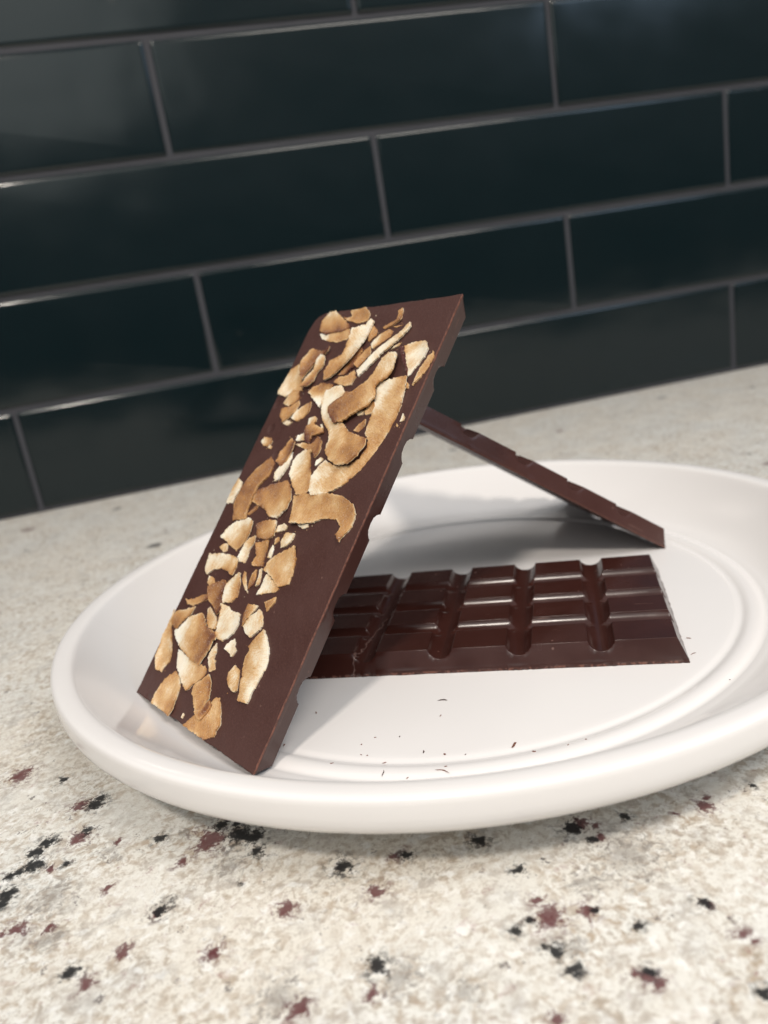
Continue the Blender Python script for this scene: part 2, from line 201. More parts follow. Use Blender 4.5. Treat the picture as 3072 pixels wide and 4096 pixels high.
# ------------------------------------------------------------------ helpers
def link(name, mesh, mat=None, parent=None):
    ob = bpy.data.objects.new(name, mesh)
    scene.collection.objects.link(ob)
    if mat and not mesh.materials: mesh.materials.append(mat)
    if parent: ob.parent = parent
    return ob
def empty(name, matrix):
    ob = bpy.data.objects.new(name, None)
    ob.empty_display_size = 0.02
    scene.collection.objects.link(ob)
    ob.matrix_world = matrix
    return ob
def tag(ob, label=None, cat=None, group=None, kind=None):
    if label: ob['label'] = label
    if cat: ob['category'] = cat
    if group: ob['group'] = group
    if kind: ob['kind'] = kind
def pymesh(name, verts, faces, smooth=None):
    me = bpy.data.meshes.new(name)
    me.from_pydata([tuple(v) for v in verts], [], faces)
    me.update()
    if smooth is not None:
        me.polygons.foreach_set('use_smooth', [True]*len(me.polygons))
        if smooth < 3.1: me.set_sharp_from_angle(angle=smooth)
    return me
def fix_normals(me):
    bm = bmesh.new(); bm.from_mesh(me)
    bmesh.ops.recalc_face_normals(bm, faces=bm.faces)
    bm.to_mesh(me); bm.free()
class NT:
    def __init__(self, name):
        self.mat = bpy.data.materials.new(name)
        self.mat.use_nodes = True
        self.n = self.mat.node_tree.nodes
        self.l = self.mat.node_tree.links
        self.bsdf = self.n['Principled BSDF']
    def new(self, t, **kw):
        nd = self.n.new('ShaderNode'+t)
        for k, v in kw.items(): setattr(nd, k, v)
        return nd
    def put(self, sock, v):
        if hasattr(v, 'links') or isinstance(v, bpy.types.NodeSocket): self.l.new(v, sock)
        else: sock.default_value = v
    def noise(self, vec, scale, detail=3, rough=.55, dist=0.):
        nd = self.new('TexNoise')
        self.put(nd.inputs['Vector'], vec); nd.inputs['Scale'].default_value = scale
        nd.inputs['Detail'].default_value = detail; nd.inputs['Roughness'].default_value = rough
        nd.inputs['Distortion'].default_value = dist
        return nd
    def ramp(self, fac, stops, interp='LINEAR'):
        nd = self.new('ValToRGB'); self.put(nd.inputs[0], fac)
        cr = nd.color_ramp; cr.interpolation = interp
        while len(cr.elements) < len(stops): cr.elements.new(0.5)
        for el, (p, c) in zip(cr.elements, stops):
            el.position = p
            el.color = (c, c, c, 1) if isinstance(c, (int, float)) else (*c, 1)
        return nd.outputs[0]
    def math(self, op, a, b=None, clamp=False):
        nd = self.new('Math', operation=op, use_clamp=clamp); self.put(nd.inputs[0], a)
        if b is not None: self.put(nd.inputs[1], b)
        return nd.outputs[0]
    def mix(self, fac, a, b):
        nd = self.new('Mix', data_type='RGBA')
        self.put(nd.inputs[0], fac)
        for s, v in ((nd.inputs[6], a), (nd.inputs[7], b)):
            if isinstance(v, tuple): s.default_value = (*v, 1) if len(v) == 3 else v
            else: self.l.new(v, s)
        return nd.outputs[2]
    def bump(self, height, strength, dist, normal=None):
        nd = self.new('Bump'); nd.inputs['Strength'].default_value = strength
        nd.inputs['Distance'].default_value = dist
        self.put(nd.inputs['Height'], height)
        if normal: self.l.new(normal, nd.inputs['Normal'])
        return nd.outputs[0]
    def set(self, **kw):
        for k, v in kw.items():
            s = self.bsdf.inputs[k.replace('_', ' ')]
            if isinstance(v, tuple): s.default_value = (*v, 1) if len(v) == 3 and s.type == 'RGBA' else v
            else: self.put(s, v)

# ------------------------------------------------------------------ materials
def mat_tile():
    t = NT('black_tile_glaze')
    co = t.new('TexCoord').outputs['Object']
    oi = t.new('ObjectInfo').outputs['Random']
    off = t.new('VectorMath', operation='ADD'); t.put(off.inputs[0], co)
    cmb = t.new('CombineXYZ'); t.put(cmb.inputs[0], t.math('MULTIPLY', oi, 7.0)); t.put(cmb.inputs[1], t.math('MULTIPLY', oi, 3.0))
    t.put(off.inputs[1], cmb.outputs[0]); v = off.outputs[0]
    n1 = t.noise(v, 9, 2); n2 = t.noise(v, 60, 3)
    t.set(Base_Color=(0.0005, 0.0064, 0.0082), Roughness=t.ramp(n1.outputs[0], [(.3, .12), (.7, .20)]),
          Normal=t.bump(n1.outputs[0], .45, .005), Specular_IOR_Level=.5)
    # dull water spots
    vo = t.new('TexVoronoi'); t.put(vo.inputs['Vector'], v); vo.inputs['Scale'].default_value = 22
    spot = t.ramp(vo.outputs['Distance'], [(.05, 1.), (.11, 0.)])
    sp = t.new('SeparateColor'); t.put(sp.inputs[0], vo.outputs['Color'])
    sel = t.math('GREATER_THAN', sp.outputs[0], .86)
    m = t.math('MULTIPLY', spot, sel)
    t.set(Base_Color=t.mix(t.math('MULTIPLY', m, .15), (0.0005, 0.0064, 0.0082), (0.06, 0.055, 0.05)))
    return t.mat
def mat_grout():
    t = NT('grey_grout')
    co = t.new('TexCoord').outputs['Object']
    n = t.noise(co, 350, 4); n2 = t.noise(co, 12, 2)
    t.set(Base_Color=t.mix(n2.outputs[0], (0.026, 0.027, 0.033), (0.046, 0.047, 0.056)), Roughness=.8,
          Normal=t.bump(n.outputs[0], .5, .001))
    return t.mat
def mat_granite():
    t = NT('cream_granite')
    co = t.new('TexCoord').outputs['Object']
    wob = t.noise(co, 190, 2, .5); wob2 = t.noise(co, 900, 2, .6)
    def warp(vec, nd, amt):
        s = t.new('VectorMath', operation='SUBTRACT'); t.put(s.inputs[0], nd.outputs['Color']); s.inputs[1].default_value = (.5, .5, .5)
        m = t.new('VectorMath', operation='SCALE'); t.put(m.inputs[0], s.outputs[0]); m.inputs['Scale'].default_value = amt
        a = t.new('VectorMath', operation='ADD'); t.put(a.inputs[0], vec); t.put(a.inputs[1], m.outputs[0])
        return a.outputs[0]
    wc = warp(warp(co, wob, .0035), wob2, .0014)
    big = t.noise(co, 16, 3); fine = t.noise(co, 1100, 3, .65); cloud = t.noise(wc, 55, 3, .6)
    c = t.mix(t.ramp(big.outputs[0], [(.38, 0.), (.62, 1.)]), (0.70, 0.70, 0.665), (0.71, 0.68, 0.615))
    tan1 = t.noise(wc, 360, 4, .6); tan2 = t.noise(wc, 800, 4, .65); web = t.noise(wc, 300, 4, .6); greyp = t.noise(wc, 90, 5, .7)
    cl = t.ramp(cloud.outputs[0], [(.34, .25), (.62, 1.)])
    c = t.mix(t.math('MULTIPLY', t.ramp(tan1.outputs[0], [(.46, 0.), (.62, 1.)]), cl), c, (0.43, 0.355, 0.275))
    c = t.mix(t.math('MULTIPLY', t.ramp(tan2.outputs[0], [(.50, 0.), (.66, .85)]), cl), c, (0.33, 0.28, 0.22))
    c = t.mix(t.ramp(web.outputs[0], [(.53, 0.), (.68, .9)]), c, (0.80, 0.80, 0.775))
    c = t.mix(t.ramp(greyp.outputs[0], [(.52, 0.), (.70, .6)]), c, (0.40, 0.39, 0.375))
    c = t.mix(t.ramp(fine.outputs[0], [(.58, 0.), (.74, .4)]), c, (0.30, 0.275, 0.25))
    def grains(scale, thr, size, col, c, seed, str_=1.):
        off = t.new('VectorMath', operation='ADD'); t.put(off.inputs[0], warp(wc, wob2, .004)); off.inputs[1].default_value = (seed, seed*.7, 0)
        vo = t.new('TexVoronoi'); t.put(vo.inputs['Vector'], off.outputs[0]); vo.inputs['Scale'].default_value = scale
        sp = t.new('SeparateColor'); t.put(sp.inputs[0], vo.outputs['Color'])
        sel = t.math('GREATER_THAN', sp.outputs[0], thr)
        d = t.math('SUBTRACT', t.math('MULTIPLY', sp.outputs[1], size), vo.outputs['Distance'])
        d = t.math('ADD', d, t.math('MULTIPLY', t.math('SUBTRACT', fine.outputs[0], .5), size*.8))
        return t.mix(t.math('MULTIPLY', t.ramp(t.math('MULTIPLY', d, 2./size), [(0., 0.), (.5, str_)]), sel), c, col)
    pinkp = t.noise(wc, 130, 5, .75)
    c = t.mix(t.ramp(pinkp.outputs[0], [(.60, 0.), (.70, .45)]), c, (0.36, 0.20, 0.19))
    dots = t.noise(wc, 520, 5, .75); reg = t.noise(co, 42, 3, .6)
    spread = t.ramp(reg.outputs[0], [(.42, 0.), (.60, 1.)])
    c = t.mix(t.math('MULTIPLY', t.ramp(dots.outputs[0], [(.60, 0.), (.68, .9)]), spread), c, (0.07, 0.06, 0.065))
    dots2 = t.noise(wc, 380, 5, .75); reg2 = t.noise(wc, 33, 3, .6)
    c = t.mix(t.math('MULTIPLY', t.ramp(dots2.outputs[0], [(.60, 0.), (.70, .8)]), t.ramp(reg2.outputs[0], [(.44, 0.), (.62, 1.)])), c, (0.21, 0.075, 0.08))
    c = grains(62, .80, .17, (0.05, 0.045, 0.05), c, 3.1, .8)
    c = grains(66, .82, .16, (0.17, 0.05, 0.055), c, 7.7, .8)
    c = grains(300, .86, .40, (0.11, 0.09, 0.09), c, 11.3, .75)
    sep = t.new('SeparateXYZ'); t.put(sep.inputs[0], co)
    far = t.math('GREATER_THAN', sep.outputs[1], -.37)
    c2 = grains(30, .62, .19, (0.05, 0.048, 0.055), c, 1.3, .8)
    c2 = grains(26, .70, .17, (0.15, 0.075, 0.08), c2, 5.9, .7)
    c = t.mix(far, c, c2)
    # the big inclusions
    cols = {'g': ((0.24, 0.22, 0.20), .6), 'r': ((0.095, 0.014, 0.019), .90), 'b': ((0.007, 0.0075, 0.0095), .97)}
    sx = t.new('SeparateXYZ'); t.put(sx.inputs[0], wc)
    flat = t.new('CombineXYZ'); t.put(flat.inputs[0], sx.outputs[0]); t.put(flat.inputs[1], sx.outputs[1])
    gate = t.noise(co, 760, 5, .75)
    for k in 'grb':
        acc = None
        for (x, y, r) in SPECKS[k]:
            d = t.new('VectorMath', operation='DISTANCE'); t.put(d.inputs[0], flat.outputs[0]); d.inputs[1].default_value = (x*MM, y*MM, 0)
            q = t.math('DIVIDE', d.outputs['Value'], r*MM*1.08)
            acc = q if acc is None else t.math('MINIMUM', acc, q)
        g = t.math('ADD', acc, t.math('MULTIPLY', t.math('SUBTRACT', gate.outputs[0], .5), 3.6))
        col, s = cols[k]
        # grainy core that breaks up outwards, in a faint stain
        core = t.ramp(t.math('MULTIPLY', g, .5), [(.34, s), (.48, s*.85), (.58, 0.)] if k != 'g' else [(.2, s), (.75, 0.)])
        halo = t.ramp(t.math('MULTIPLY', acc, .25), [(.20, .40), (.75, 0.)])
        peel = t.math('MULTIPLY', halo, t.ramp(dots.outputs[0], [(.50, 0.), (.57, 2.6)]))
        c = t.mix(t.math('MAXIMUM', core, t.math('MINIMUM', peel, .8)), c, col)
    t.set(Base_Color=c, Roughness=t.ramp(fine.outputs[0], [(.3, .28), (.7, .42)]), Specular_IOR_Level=.4,
          Normal=t.bump(fine.outputs[0], .12, .0006))
    return t.mat
def mat_plate():
    t = NT('white_stoneware_glaze')
    co = t.new('TexCoord').outputs['Object']
    n = t.noise(co, 25, 2); f = t.noise(co, 900, 2)
    # fine cutlery scratches: stretched noise, masked
    mp = t.new('Mapping'); t.put(mp.inputs['Vector'], co); mp.inputs['Rotation'].default_value = (0, 0, .5); mp.inputs['Scale'].default_value = (12, 900, 1)
    s = t.noise(mp.outputs[0], 1., 2)
    mp2 = t.new('Mapping'); t.put(mp2.inputs['Vector'], co); mp2.inputs['Rotation'].default_value = (0, 0, -.35); mp2.inputs['Scale'].default_value = (10, 700, 1)
    s2 = t.noise(mp2.outputs[0], 1., 2)
    msk = t.noise(co, 18, 2)
    scr = t.math('MAXIMUM', t.ramp(s.outputs[0], [(.72, 0.), (.75, 1.)]), t.ramp(s2.outputs[0], [(.73, 0.), (.76, 1.)]))
    scr = t.math('MULTIPLY', scr, t.ramp(msk.outputs[0], [(.5, 0.), (.62, .28)]))
    base = t.mix(n.outputs[0], (0.735, 0.715, 0.705), (0.76, 0.74, 0.73))
    t.set(Base_Color=t.mix(scr, base, (0.55, 0.54, 0.54)), Roughness=t.ramp(n.outputs[0], [(.3, .13), (.7, .22)]), Specular_IOR_Level=.5,
          Normal=t.bump(f.outputs[0], .04, .0003))
    return t.mat
def chocolate(name, flat_face=False, crack=False, wear=.95):
    t = NT(name)
    co = t.new('TexCoord').outputs['Object']
    geo = t.new('NewGeometry')
    n1 = t.noise(co, 60, 3); n2 = t.noise(co, 700, 3, .6); n3 = t.noise(co, 2600, 2, .6)
    bev = t.new('Bevel', samples=4); bev.inputs['Radius'].default_value = .00035
    col = t.mix(t.ramp(n1.outputs[0], [(.35, 0.), (.65, 1.)]), (0.033, 0.0098, 0.0072), (0.043, 0.0135, 0.0102))
    rough = t.ramp(n1.outputs[0], [(.3, .15), (.7, .28)])
    # wear: pale dusty scuffs and crumbs
    vo = t.new('TexVoronoi'); t.put(vo.inputs['Vector'], co); vo.inputs['Scale'].default_value = 420
    sp = t.new('SeparateColor'); t.put(sp.inputs[0], vo.outputs['Color'])
    dust = t.math('MULTIPLY', t.ramp(vo.outputs['Distance'], [(.10, 1.), (.2, 0.)]), t.math('GREATER_THAN', sp.outputs[0], .93))
    dust = t.math('MULTIPLY', dust, t.ramp(n1.outputs[0], [(.45, 0.), (.6, .8)]))
    mp = t.new('Mapping'); t.put(mp.inputs['Vector'], co); mp.inputs['Rotation'].default_value = (0, 0, .6); mp.inputs['Scale'].default_value = (60, 1500, 60)
    sc = t.noise(mp.outputs[0], 1., 2)
    scr = t.math('MULTIPLY', t.ramp(sc.outputs[0], [(.70, 0.), (.74, 1.)]), t.ramp(t.noise(co, 90, 2).outputs[0], [(.52, 0.), (.62, .5)]))
    dust = t.math('MAXIMUM', dust, scr)
    # thin dusty line along the moulded base edge
    sepz = t.new('SeparateXYZ'); t.put(sepz.inputs[0], co)
    edge = t.math('MULTIPLY', t.ramp(t.math('MULTIPLY', t.math('ABSOLUTE', t.math('SUBTRACT', sepz.outputs[2], .00035)), 1000.), [(.2, wear), (.65, 0.)]), t.ramp(n2.outputs[0], [(.34, .25), (.55, 1.)] if flat_face else [(.46, 0.), (.62, 1.)]))
    nz = t.new('SeparateXYZ'); t.put(nz.inputs[0], geo.outputs['True Normal'])
    tn = t.new('VectorTransform', vector_type='NORMAL', convert_from='WORLD', convert_to='OBJECT'); t.put(tn.inputs[0], geo.outputs['True Normal'])
    tz = t.new('SeparateXYZ'); t.put(tz.inputs[0], tn.outputs[0])
    onside = t.math('GREATER_THAN', tz.outputs[2], -.5)
    edge = t.math('MULTIPLY', edge, onside)
    height = t.math('ADD', t.math('MULTIPLY', n2.outputs[0], .6), t.math('MULTIPLY', n3.outputs[0], .4))
    if flat_face:
        back = t.math('LESS_THAN', tz.outputs[2], -.5)
        fcol = t.mix(t.ramp(n3.outputs[0], [(.35, 0.), (.7, 1.)]), (0.049, 0.0195, 0.0160), (0.075, 0.0320, 0.0265))
        gr = t.noise(co, 1500, 3, .7)
        fcol = t.mix(t.ramp(gr.outputs[0], [(.50, 0.), (.66, .55)]), fcol, (0.105, 0.050, 0.042))
        fcol = t.mix(t.ramp(n1.outputs[0], [(.4, 0.), (.7, .4)]), fcol, (0.080, 0.036, 0.031))
        col = t.mix(back, t.mix(.45, col, (0.080, 0.033, 0.027)), fcol)
        rough = t.math('ADD', t.math('MULTIPLY', back, .17), t.math('ADD', rough, .10))
    col = t.mix(t.math('MULTIPLY', dust, .6), col, (0.26, 0.15, 0.12))
    col = t.mix(edge, col, (0.23, 0.092, 0.062))
    nrm = t.bump(height, .10 if flat_face else .06, .0004, bev.outputs[0])
    if flat_face:
        soft = t.noise(co, 130, 2)
        nrm = t.bump(t.math('MULTIPLY', soft.outputs[0], back), .25, .0016, nrm)
        pv = t.new('TexVoronoi'); t.put(pv.inputs['Vector'], co); pv.inputs['Scale'].default_value = 95
        ps = t.new('SeparateColor'); t.put(ps.inputs[0], pv.outputs['Color'])
        pit = t.math('MULTIPLY', t.ramp(pv.outputs['Distance'], [(.10, 1.), (.22, 0.)]), t.math('MULTIPLY', back, t.math('GREATER_THAN', ps.outputs[0], .90)))
        nrm = t.bump(t.math('SUBTRACT', 1., pit), .5, .0010, nrm)
    if crack:
        # hairline crack across the second column
        acc = None
        w = t.noise(co, 300, 3)
        px = t.math('ADD', sepz.outputs[0], t.math('MULTIPLY', t.math('SUBTRACT', w.outputs[0], .5), .0035))
        # line x = a + b*y
        ln = t.math('ABSOLUTE', t.math('SUBTRACT', px, t.math('ADD', CRACK[0]*MM, t.math('MULTIPLY', sepz.outputs[1], CRACK[1]))))
        m = t.ramp(t.math('MULTIPLY', ln, 1000.), [(.10, 1.), (.22, 0.)])
        lim = t.math('LESS_THAN', sepz.outputs[1], CRACK[2]*MM)
        m = t.math('MULTIPLY', m, lim)
        col = t.mix(t.math('MULTIPLY', m, .55), col, (0.22, 0.13, 0.11))
        nrm = t.bump(t.math('SUBTRACT', 1., m), .6, .0006, nrm)
    rough = t.math('ADD', rough, t.math('MULTIPLY', t.math('MAXIMUM', dust, edge), .3))
    t.set(Base_Color=col, Roughness=rough, Specular_IOR_Level=.34 if flat_face else .5, Normal=nrm)
    return t.mat
def mat_coconut():
    t = NT('toasted_coconut')
    co = t.new('TexCoord').outputs['Object']
    at = t.new('Attribute', attribute_name='toast')
    n = t.noise(co, 560, 5, .65); n2 = t.noise(co, 1900, 4, .65)
    mp = t.new('Mapping'); t.put(mp.inputs['Vector'], co); mp.inputs['Scale'].default_value = (2.4, .42, 1.)
    ga = t.new('Attribute', attribute_name='grain'); t.l.new(ga.outputs['Vector'], mp.inputs['Vector'])
    fib = t.noise(mp.outputs[0], 1., 3)
    v = t.math('ADD', at.outputs['Fac'], t.math('MULTIPLY', t.math('SUBTRACT', n.outputs[0], .5), .22))
    v = t.math('ADD', v, t.math('MULTIPLY', t.math('SUBTRACT', n2.outputs[0], .5), .42))
    v = t.math('ADD', v, t.math('MULTIPLY', t.math('SUBTRACT', fib.outputs[0], .5), .50))
    v = t.math('ADD', t.math('DIVIDE', v, 1.6), .09)
    col = t.ramp(v, [(0., (0.84, 0.80, 0.70)), (.15, (0.79, 0.70, 0.54)), (.29, (0.62, 0.405, 0.20)), (.43, (0.46, 0.24, 0.088)),
                     (.58, (0.31, 0.145, 0.055)), (.72, (0.17, 0.062, 0.026)), (.92, (0.070, 0.013, 0.012))])
    fuzz = t.noise(co, 3200, 2, .6)
    spk = t.math('MULTIPLY', t.ramp(fuzz.outputs[0], [(.56, 0.), (.66, .50)]), t.ramp(fib.outputs[0], [(.40, 0.), (.6, 1.)]))
    col = t.mix(spk, col, (0.86, 0.82, 0.74))
    h = t.math('ADD', t.math('MULTIPLY', n2.outputs[0], .3), t.math('ADD', t.math('MULTIPLY', fuzz.outputs[0], .4), t.math('MULTIPLY', fib.outputs[0], 1.0)))
    t.set(Base_Color=col, Roughness=.55, Specular_IOR_Level=.35, Normal=t.bump(h, .5, .00025),
          Subsurface_Weight=.12, Subsurface_Radius=(.0012, .0008, .0005), Subsurface_Scale=1.)
    return t.mat
M_TILE, M_GROUT, M_GRANITE, M_PLATE = mat_tile(), mat_grout(), mat_granite(), mat_plate()
M_CHOC, M_CHOC_FACE, M_CHOC_CRACK = chocolate('dark_chocolate'), chocolate('dark_chocolate_satin', True), chocolate('dark_chocolate_cracked', False, True, .7)
M_COCO = mat_coconut()
M_CHOC_PROP = chocolate('dark_chocolate_dull', True, False, .2)
_s = NT('chocolate_shaving')
_sn = _s.noise(_s.new('TexCoord').outputs['Object'], 1500, 3)
_s.set(Base_Color=_s.mix(_sn.outputs[0], (0.10, 0.035, 0.022), (0.24, 0.095, 0.06)), Roughness=.6)
M_SHAVING = _s.mat

# ------------------------------------------------------------------ setting: countertop and tiled wall
def box(x0, x1, y0, y1, z0, z1, name):
    v = [(x, y, z) for x in (x0, x1) for y in (y0, y1) for z in (z0, z1)]
    f = [(0, 1, 3, 2), (4, 6, 7, 5), (0, 4, 5, 1), (2, 3, 7, 6), (0, 2, 6, 4), (1, 5, 7, 3)]
    me = pymesh(name, v, f); fix_normals(me); return me
counter = link('countertop', box(-1.6, 1.6, -1.15, .03, -.03, 0, 'countertop'), M_GRANITE)
tag(counter, 'cream granite countertop with burgundy and black flecks', kind='structure')
wall = link('backsplash_wall', box(-1.52, 1.43, .0018, .0299, .0005, .674, 'backsplash_wall'), M_GROUT)
tag(wall, 'black subway tile backsplash with grey grout', kind='structure')
GAP = 4.3
def tile_mesh(w, h):
    """pressed tile: flat face, edges falling away in a wide soft curve"""
    prof_ = [(3.3 - 4.68*math.sin(math.radians(a)), 4.68*(1 - math.cos(math.radians(a)))) for a in range(0, 46, 5)] + [(-.02, 2.2), (0., 7.)]
    V, F = [], []
    for ins, dep in prof_:
        hw, hh, r, ns = w/2 - ins, h/2 - ins, max(.4, 1.2 - ins*.1), 4
        for cx, cz, a0 in ((hw - r, hh - r, 0), (-hw + r, hh - r, 90), (-hw + r, -hh + r, 180), (hw - r, -hh + r, 270)):
            for k in range(ns + 1):
                a = math.radians(a0 + 90*k/ns)
                V.append(((cx + r*math.cos(a))*MM, dep*MM, (cz + r*math.sin(a))*MM))
    m = 20
    for q in range(len(prof_) - 1):
        for k in range(m): F.append((q*m + k, q*m + (k + 1) % m, (q + 1)*m + (k + 1) % m, (q + 1)*m + k))
    F.append(tuple(range(m)))
    F.append(tuple((len(prof_) - 1)*m + k for k in range(m)))
    me = pymesh('tile', V, F); fix_normals(me)
    me.polygons.foreach_set('use_smooth', [True]*len(me.polygons))
    me.set_sharp_from_angle(angle=.6)
    return me
TILE = tile_mesh(k_w-GAP, k_h-GAP)
rng = random.Random(4)
for row in range(8):
    zc = (k_z1 - k_h/2 + row*k_h)*MM
    for j in range(-4, 5):
        xc = (k_x0 + (j + .5 + (.5 if row % 2 else 0))*k_w)*MM
        o = link('tile', TILE, M_TILE, wall)
        o.location = (xc, rng.uniform(-.25, .1)*MM, zc + .6*MM)
        o.rotation_euler = (math.radians(rng.uniform(-.5, .5)), 0, math.radians(rng.uniform(-.25, .25)))

# ------------------------------------------------------------------ plate
ZF = k_zf
def plate_profile():
    pts = []
    for r in (0.01, 20, 40, 60, 80, 92, 100): pts.append((r, ZF))
    # double turned line round the well
    for dr, dz in ((-2.6, 0), (-1.8, -.08), (-1.0, -.34), (-.2, -.52), (.5, -.40), (1.2, -.02), (2.0, .38), (3.0, .60), (4.0, .66), (5.0, .58), (5.9, .36), (6.6, .02), (7.2, -.28), (7.9, -.38), (8.6, -.24), (9.4, .10)):
        pts.append((k_r1 + dr, ZF + dz*BEAD))
    r0, r1 = k_r2 + 1.6, k_R - 7.4
    for i in range(1, 25):
        a = i/24
        pts.append((r0 + (r1 - r0)*a, ZF + .1 + (26.2 - ZF)*a**1.6))
    pts += [(140.1, 27.05), (141.0, 27.5), (142.5, 27.75), (144.4, 27.8), (145.7, 27.72), (146.35, 27.52), (146.8, 27.15), (147.08, 26.6), (147.2, 25.6)]
    for (r, z) in OUTER: pts.append((r, z))
    return pts
prof = plate_profile()
NS = 192
vv, ff = [], []
for i in range(NS):
    a = 2*math.pi*i/NS
    for r, z in prof: vv.append((r*math.cos(a)*MM, r*math.sin(a)*MM, z*MM))
n = len(prof)
for i in range(NS):
    j = (i + 1) % NS
    for k in range(n - 1): ff.append((i*n + k, j*n + k, j*n + k + 1, i*n + k + 1))
ff.append(tuple(i*n + n - 1 for i in range(NS)))
pm = pymesh('plate', vv, ff, 3.2)
bm = bmesh.new(); bm.from_mesh(pm)
bmesh.ops.remove_doubles(bm, verts=bm.verts, dist=.00003)
bmesh.ops.recalc_face_normals(bm, faces=bm.faces)
bm.to_mesh(pm); bm.free()
plate = link('plate', pm, M_PLATE)
plate.location = (k_pcx*MM, k_pcy*MM, 0)
tag(plate, 'round white stoneware plate with raised rim standing on the granite counter', 'plate')

# ------------------------------------------------------------------ chocolate bars
L, W, T, D, PX = 155.0, k_W, k_T, k_d, k_p
PY = ROW_PITCH
GX, GY = [L/2 + k*PX for k in (-2, -1, 0, 1, 2)], [W/2 + k*PY for k in (-1, 0, 1)]
def arc(dx, hw, dep):
    r = (hw*hw + dep*dep)/(2*dep)
    return math.sqrt(max(0, r*r - dx*dx)) - (r - dep) if abs(dx) < hw else 0.
HWX, DPX, HWY, DPY, LIP = 4.2, 3.1, 3.6, 2.9, .6
def zbar(x, y):
    def side(m):
        if m <= 1e-6: return 0.
        return min(T, LIP + (T - LIP)*min(1., (m - .02)/(D - .02)))
    s = min(side(min(x, L - x)), side(min(y, W - y)))
    g = max([arc(x - c, HWX, DPX) for c in GX] + [arc(y - c, HWY, DPY) for c in GY])
    return max(0., min(s, T - g))
def breaks(size, centres, hw, ns):
    b = [0., .02] + [.02 + (D - .02)*i/7 for i in range(1, 8)]
    prev = D
    for c in centres:
        lo, hi = c - hw, c + hw
        b += [prev + (lo - prev)*i/4 for i in range(1, 4)]
        b += [c - hw*math.cos(math.pi*i/ns) for i in range(ns + 1)]
        prev = hi
    end = size - D
    b += [prev + (end - prev)*i/4 for i in range(1, 4)]
    b += [size - v for v in reversed([0., .02] + [.02 + (D - .02)*i/7 for i in range(1, 8)])]
    return b
XS, YS = breaks(L, GX, HWX, 18), breaks(W, GY, HWY, 14)
def wobble(x, y, seed):
    """hand-unmoulded edges: a little ragged outline"""
    m = min(x, L - x, y, W - y)
    if m > D: return 0., 0.
    k = (1 - m/D)
    kh = max(0., 1 - m/.3)
    nx = noise.noise(Vector((x*.25, y*.25, seed)))*k*.6 + (noise.noise(Vector((x*1.1, y*1.1, seed + 5))) + .5*noise.noise(Vector((x*3, y*3, seed + 7))))*kh
    ny = noise.noise(Vector((x*.25, y*.25, seed + 11)))*k*.6 + (noise.noise(Vector((x*1.1, y*1.1, seed + 17))) + .5*noise.noise(Vector((x*3, y*3, seed + 19))))*kh
    ov = .22*kh                                   # thin flash squeezed out along the base
    nx += (-ov if x < D else (ov if L - x < D else 0))/EDGE*(.6 + noise.noise(Vector((x*.2, y*.2, seed + 31))))
    ny += (-ov if y < D else (ov if W - y < D else 0))/EDGE*(.6 + noise.noise(Vector((x*.2, y*.2, seed + 37))))
    return nx*EDGE, ny*EDGE
def round_corner(x, y, r):
    """top corner that came out of the mould rounded (x high, y low)"""
    cx, cy = L - r, r
    if x > cx and y < cy:
        dx, dy = x - cx, cy - y
        m2 = math.hypot(dx, dy)
        if m2 > 0:
            f = max(dx, dy)/m2
            return cx + dx*f, cy - dy*f
    return x, y
def bar_mesh(name, seed, corner=0., ox=0., oy=0.):
    nx, ny = len(XS), len(YS)
    V, F, top, bot = [], [], {}, {}
    for i, x in enumerate(XS):
        for j, y in enumerate(YS):
            wx, wy = wobble(x, y, seed)
            px, py = round_corner(x, y, corner) if corner else (x, y)
            z = zbar(x, y)
            top[i, j] = len(V); V.append(((px + wx + ox)*MM, (py + wy + oy)*MM, z*MM))
    for i, x in enumerate(XS):
        for j, y in enumerate(YS):
            if i in (0, nx - 1) or j in (0, ny - 1): bot[i, j] = top[i, j]
            else:
                wx, wy = wobble(x, y, seed)
                px, py = round_corner(x, y, corner) if corner else (x, y)
                bot[i, j] = len(V); V.append(((px + wx + ox)*MM, (py + wy + oy)*MM, 0))
    for i in range(nx - 1):
        for j in range(ny - 1):
            F.append((top[i, j], top[i + 1, j], top[i + 1, j + 1], top[i, j + 1]))
            F.append((bot[i, j], bot[i, j + 1], bot[i + 1, j + 1], bot[i + 1, j]))
    return pymesh(name, V, F, math.radians(33))
def rot_matrix(R, pos):
    return Matrix(((R[0], R[1], R[2], pos[0]*MM), (R[3], R[4], R[5], pos[1]*MM), (R[6], R[7], R[8], pos[2]*MM), (0, 0, 0, 1)))

